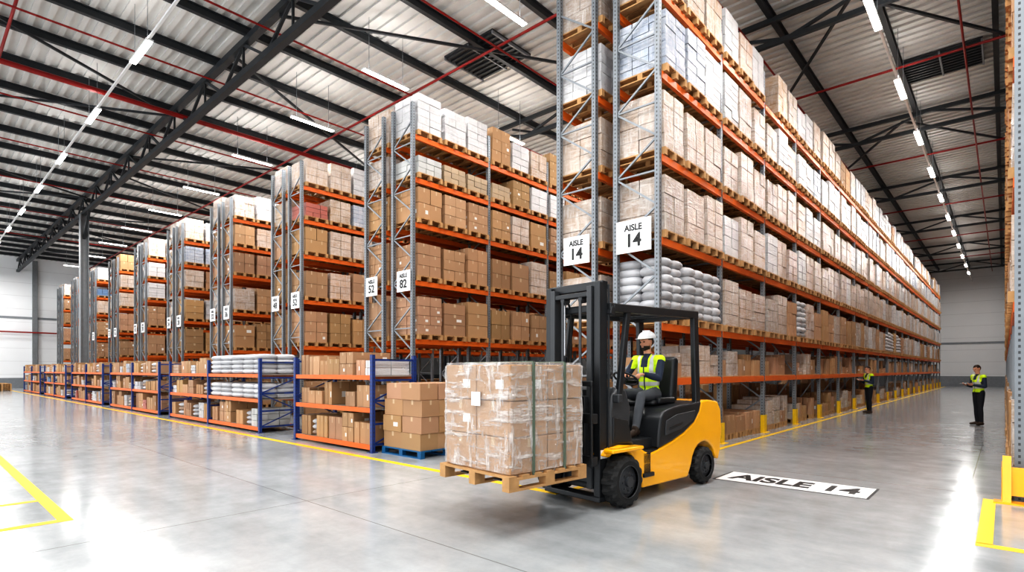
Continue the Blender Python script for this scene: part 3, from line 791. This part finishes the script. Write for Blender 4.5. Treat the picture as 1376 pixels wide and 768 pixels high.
# ------------------------------------------------------------------ people
def capsule(bm, p, q, r0, r1, seg=16):
    p = Vector(p); q = Vector(q)
    bmesh.ops.create_uvsphere(bm, u_segments=seg, v_segments=10, radius=r0, matrix=Matrix.Translation(p))
    bmesh.ops.create_uvsphere(bm, u_segments=seg, v_segments=10, radius=r1, matrix=Matrix.Translation(q))
    if (q-p).length > 1e-4: cyl(bm, p, q, r0, r1, seg=seg)
def ellipsoid(bm, c, r, rot=None, seg=20):
    m = Matrix.Translation(c)
    if rot is not None: m = m @ rot.to_4x4()
    bmesh.ops.create_uvsphere(bm, u_segments=seg, v_segments=14, radius=1, matrix=m @ Matrix.Diagonal((r[0], r[1], r[2], 1)))
def person(name, J, world, trous='trous', voxel=.0075, hat=None, head_yaw=0, head_pitch=0, beard=False, curl=45):
    """J joints in local coords (x fwd, y left, z up)"""
    V = {k: Vector(v) for k, v in J.items()}
    bm = bmesh.new(); segs = []
    def cap(lbl, p, q, r0, r1): capsule(bm, p, q, r0, r1); segs.append((lbl, Vector(p), Vector(q), (r0+r1)/2))
    hip, ch, nk, hd = V['hip'], V['chest'], V['neck'], V['head']
    up = (nk-hip).normalized(); lat = Vector((0, 1, 0)); fw = lat.cross(up).normalized()
    Rt = Matrix((fw, lat, up)).transposed()
    ellipsoid(bm, hip+up*.03, (.115, .165, .12), Rt); segs.append(('pelvis', hip+lat*.06, hip-lat*.06, .10))
    ellipsoid(bm, hip.lerp(ch, .5), (.115, .155, .17), Rt)
    ellipsoid(bm, ch, (.125, .175, .19), Rt)
    ellipsoid(bm, ch+up*.10, (.10, .185, .11), Rt)
    segs.append(('torso', hip+up*.15, ch+up*.12, .12)); segs.append(('torso', ch+up*.1+lat*.1, ch+up*.1-lat*.1, .1))
    cap('neck', nk-up*.04, hd-Vector((0.01, 0, .06)), .058, .052)
    Rh = Matrix.Rotation(head_yaw, 3, 'Z') @ Matrix.Rotation(head_pitch, 3, 'Y')
    H = lambda x, y, z: hd+Rh @ Vector((x, y, z))
    ellipsoid(bm, H(-.01, 0, .02), (.098, .077, .10), Rh); ellipsoid(bm, H(.018, 0, -.045), (.070, .058, .075), Rh)
    ellipsoid(bm, H(.062, 0, -.095), (.028, .028, .024), Rh)
    capsule(bm, H(.078, 0, .012), H(.105, 0, -.025), .010, .015)
    ellipsoid(bm, H(.078, 0, -.060), (.018, .026, .010), Rh); ellipsoid(bm, H(.078, 0, .03), (.016, .055, .012), Rh)
    for s in (1, -1): ellipsoid(bm, H(-.005, s*.078, -.012), (.020, .010, .032), Rh)
    segs.append(('head', H(0, 0, .02), H(.01, 0, -.04), .08))
    for s, k in ((1, 'L'), (-1, 'R')):
        sh, el, wr = V['sh'+k], V['el'+k], V['wr'+k]
        cap('shoulder', ch+up*.14+lat*s*.08, sh, .07, .066)
        m_ = sh.lerp(el, .5); cap('arm', sh, m_, .062, .055); cap('arm', m_, el, .055, .046)
        m_ = el.lerp(wr, .4); cap('arm', el, m_, .046, .046); cap('arm', m_, wr-(wr-el).normalized()*.015, .046, .034)
        D = (V['hd'+k]).normalized() if 'hd'+k in V else (wr-el).normalized()
        N = V['pn'+k]; N = (N-D*N.dot(D)).normalized(); T = D.cross(N)*(1 if s > 0 else -1)
        if 'th'+k in V and T.dot(V['th'+k]) < 0: T = -T
        hs = []
        for fi, (off, ln, kl) in enumerate(((.030, .072, .088), (.010, .082, .092), (-.010, .076, .088), (-.029, .060, .080))):
            kn = wr+D*kl+T*off
            capsule(bm, wr+T*off*.6+D*.012, kn, .016, .0125, 10); hs.append((wr, kn))
            p = kn; a = math.radians(curl*.6)
            for fr in (.45, .31, .24):
                d = D*math.cos(a)+N*math.sin(a); q = p+d*ln*fr; capsule(bm, p, q, .0098, .0088, 10); hs.append((p, q)); p = q; a += math.radians(curl)
        p = wr+D*.028+T*.028; d = (D*.65+T*.65+N*.35).normalized(); q = p+d*.042; capsule(bm, p, q, .014, .0115, 10); hs.append((p, q))
        d2 = (D*.8+T*.15+N*.6).normalized(); q2 = q+d2*.032; capsule(bm, q, q2, .011, .0095, 10); hs.append((q, q2))
        for a_, b_ in hs: segs.append(('hand', a_, b_, .013))
        hj = hip+lat*s*.09-up*.01; kn, an = V['kn'+k], V['an'+k]
        m_ = hj.lerp(kn, .5); cap('leg', hj, m_, .092, .080); cap('leg', m_, kn, .080, .060)
        m_ = kn.lerp(an, .35); cap('leg', kn, m_, .060, .062); cap('leg', m_, an+(kn-an).normalized()*.05, .062, .050)
        td = V['toe'+k].normalized()
        cap('shoe', an-td*.035+Vector((0, 0, -.03)), an+td*.06+Vector((0, 0, -.03)), .045, .045); cap('shoe', an+td*.06+Vector((0, 0, -.035)), an+td*.16+Vector((0, 0, -.045)), .044, .034)
        cap('shoe', an+Vector((0, 0, .03)), an-Vector((0, 0, .02)), .050, .046)
    me = bpy.data.meshes.new(name); bm.to_mesh(me); bm.free()
    o = bpy.data.objects.new('body_tmp', me); COL.objects.link(o)
    r = o.modifiers.new('r', 'REMESH'); r.mode = 'VOXEL'; r.voxel_size = voxel
    sm = o.modifiers.new('s', 'SMOOTH'); sm.factor = .5; sm.iterations = 3
    dg = bpy.context.evaluated_depsgraph_get(); me2 = bpy.data.meshes.new_from_object(o.evaluated_get(dg)); bpy.data.objects.remove(o)
    me2.materials.clear()
    mats = ['skin', 'hair', 'vest', 'silver', 'navy', trous, 'shoe']
    for m_ in mats: me2.materials.append(M[m_])
    n_ = len(me2.polygons); C = np.zeros(n_*3); me2.polygons.foreach_get('center', C); C = C.reshape(-1, 3)
    D_ = []
    for (lb, p, q, rr) in segs:
        p = np.array(p); q = np.array(q); d = q-p; L = max(d.dot(d), 1e-9); t = np.clip(((C-p) @ d)/L, 0, 1)
        D_.append(np.linalg.norm(C-(p+t[:, None]*d), axis=1)-rr)
    idx = np.argmin(np.array(D_), 0); lbs = np.array([s_[0] for s_ in segs])[idx]
    mi = np.zeros(n_, np.int32)
    rel = C-np.array(hip); hz = rel @ np.array(up); hy = rel @ np.array(lat); hx = rel @ np.array(fw)
    arm = lbs == 'arm'; mi[arm] = 4
    mi[lbs == 'leg'] = 5; mi[lbs == 'pelvis'] = 5; mi[lbs == 'shoe'] = 6
    tor = (lbs == 'torso') | (lbs == 'shoulder') | ((lbs == 'pelvis') & (hz > .02))
    tor |= arm & (np.abs(hy) < .20) & (hz > .36)
    mi[tor] = 2
    bands = tor & (((hz > .12) & (hz < .175)) | ((hz > .25) & (hz < .305)) | ((np.abs(np.abs(hy)-.105) < .024) & (hz > .305)))
    mi[bands] = 3
    mi[tor & (hz > .38) & (np.abs(hy) < .055) & (hx > 0)] = 4
    mi[tor & (np.abs(hy) < .008) & (hx > 0)] = 4
    hl = (C-np.array(hd)) @ np.array(Rh)
    hm = lbs == 'head'
    hair = hm & ((hl[:, 2] > .065) | ((hl[:, 0] < -.025) & (hl[:, 2] > -.05)) | ((hl[:, 0] < .03) & (hl[:, 2] > .03)))
    hair &= ~((np.abs(hl[:, 1]) > .074) & (hl[:, 2] < .02))
    mi[hair] = 1
    if beard: mi[hm & (hl[:, 2] < -.05) & (hl[:, 0] > -.01) & ~((np.abs(hl[:, 2]+.062) < .007) & (np.abs(hl[:, 1]) < .022))] = 1
    mi[(lbs == 'neck') & (((C-np.array(nk)) @ np.array(up)) < .015)] = 4
    me2.polygons.foreach_set('material_index', mi)
    me2.polygons.foreach_set('use_smooth', np.ones(n_, bool))
    me2.update()
    E = bpy.data.objects.new(name, None); COL.objects.link(E); E.matrix_world = world
    b = bpy.data.objects.new('body', me2); COL.objects.link(b); b.parent = E
    bm = bmesh.new()
    for s in (1, -1): ellipsoid(bm, H(.076, s*.031, .008), (.012, .013, .008), Rh, 12)
    finish(bm, 'eyes', 'eye', E, smooth=True)
    if hat:
        bm = bmesh.new()
        ellipsoid(bm, H(-.008, 0, .055), (.135, .112, .105), Rh, 28)
        bmesh.ops.bisect_plane(bm, geom=bm.verts[:]+bm.edges[:]+bm.faces[:], plane_co=H(0, 0, .052), plane_no=Rh @ Vector((0, 0, -1)), clear_outer=True)
        ellipsoid(bm, H(.03, 0, .054), (.150, .118, .010), Rh, 28)
        capsule(bm, H(-.11, 0, .11), H(.09, 0, .12), .012, .012)
        capsule(bm, H(-.06, 0, .150), H(.05, 0, .152), .014, .014)
        finish(bm, 'hard_hat', hat, E, smooth=True)
    return E, H, V

person('forklift_driver', dict(hip=(-1.33, 0, 1.27), chest=(-1.31, 0, 1.60), neck=(-1.29, 0, 1.82), head=(-1.265, 0, 1.99),
    shL=(-1.30, .20, 1.745), shR=(-1.30, -.20, 1.745), elL=(-1.15, .27, 1.49), elR=(-1.13, -.26, 1.49), wrL=(-.95, .18, 1.545), wrR=(-.95, -.12, 1.545),
    pnL=(.3, -.2, -1), pnR=(.3, .2, -1), thL=(0, -1, 0), thR=(0, 1, 0), hdL=(1, -.35, -.05), hdR=(1, .3, -.05),
    knL=(-.87, .18, 1.26), knR=(-.87, -.14, 1.28), anL=(-.70, .21, .82), anR=(-.60, -.14, .82), toeL=(1, .1, -.1), toeR=(1, 0, .1)),
    FL, 'trous', .007, 'white', math.radians(-14), math.radians(5), True, 50)
bx('foot_plate', (-.82, -.30, .60, -.32, .40, .735), 'fblack')
def standing(name, loc, yaw, look=.35, trous='trousd', hat=None, reach=0):
    W = Matrix.Translation(loc) @ Matrix.Rotation(yaw, 4, 'Z')
    r_ = reach
    E, H, V = person(name, dict(hip=(0, 0, .95), chest=(.01, 0, 1.26), neck=(.02, 0, 1.47), head=(.05, 0, 1.64),
        shL=(.01, .19, 1.41), shR=(.01, -.19, 1.41), elL=(.02, .25, 1.13), elR=(.02, -.25, 1.13), wrL=(.25, .12, 1.17+r_), wrR=(.25, -.12, 1.17+r_),
        pnL=(.1, -.5, 1), pnR=(.1, .5, 1), thL=(0, 1, .2), thR=(0, -1, .2), hdL=(1, -.25, .1), hdR=(1, .25, .1),
        knL=(.03, .10, .50), knR=(-.02, -.11, .50), anL=(.02, .12, .085), anR=(-.06, -.13, .085), toeL=(1, .25, 0), toeR=(1, -.25, 0)),
        W, trous, .008, hat, 0, look, False, 30)
    B = Boxes(['fblack', 'white'])
    B.box(.28, -.11, 1.205+r_, .48, .11, 1.215+r_, 'fblack'); B.box(.29, -.10, 1.215+r_, .47, .10, 1.218+r_, 'white')
    o = B.build('clipboard', E)
    return E
standing('warehouse_worker', (-.56, 20.9, 0), math.radians(-140), .4)
standing('warehouse_worker', (-3.75, 24.0, 0), math.radians(-140), .25, hat=None, reach=.05)

# ------------------------------------------------------------------ camera
cd = bpy.data.cameras.new('camera'); cam = bpy.data.objects.new('camera', cd); COL.objects.link(cam)
cd.sensor_width = 36; cd.lens = 36*736/1376; cd.shift_y = 113/1376; cd.clip_end = 300
cam.location = (0, 0, 1.6); cam.rotation_euler = (math.radians(90), 0, math.radians(41.97))
scene.camera = cam
scene.view_settings.exposure = 0.08
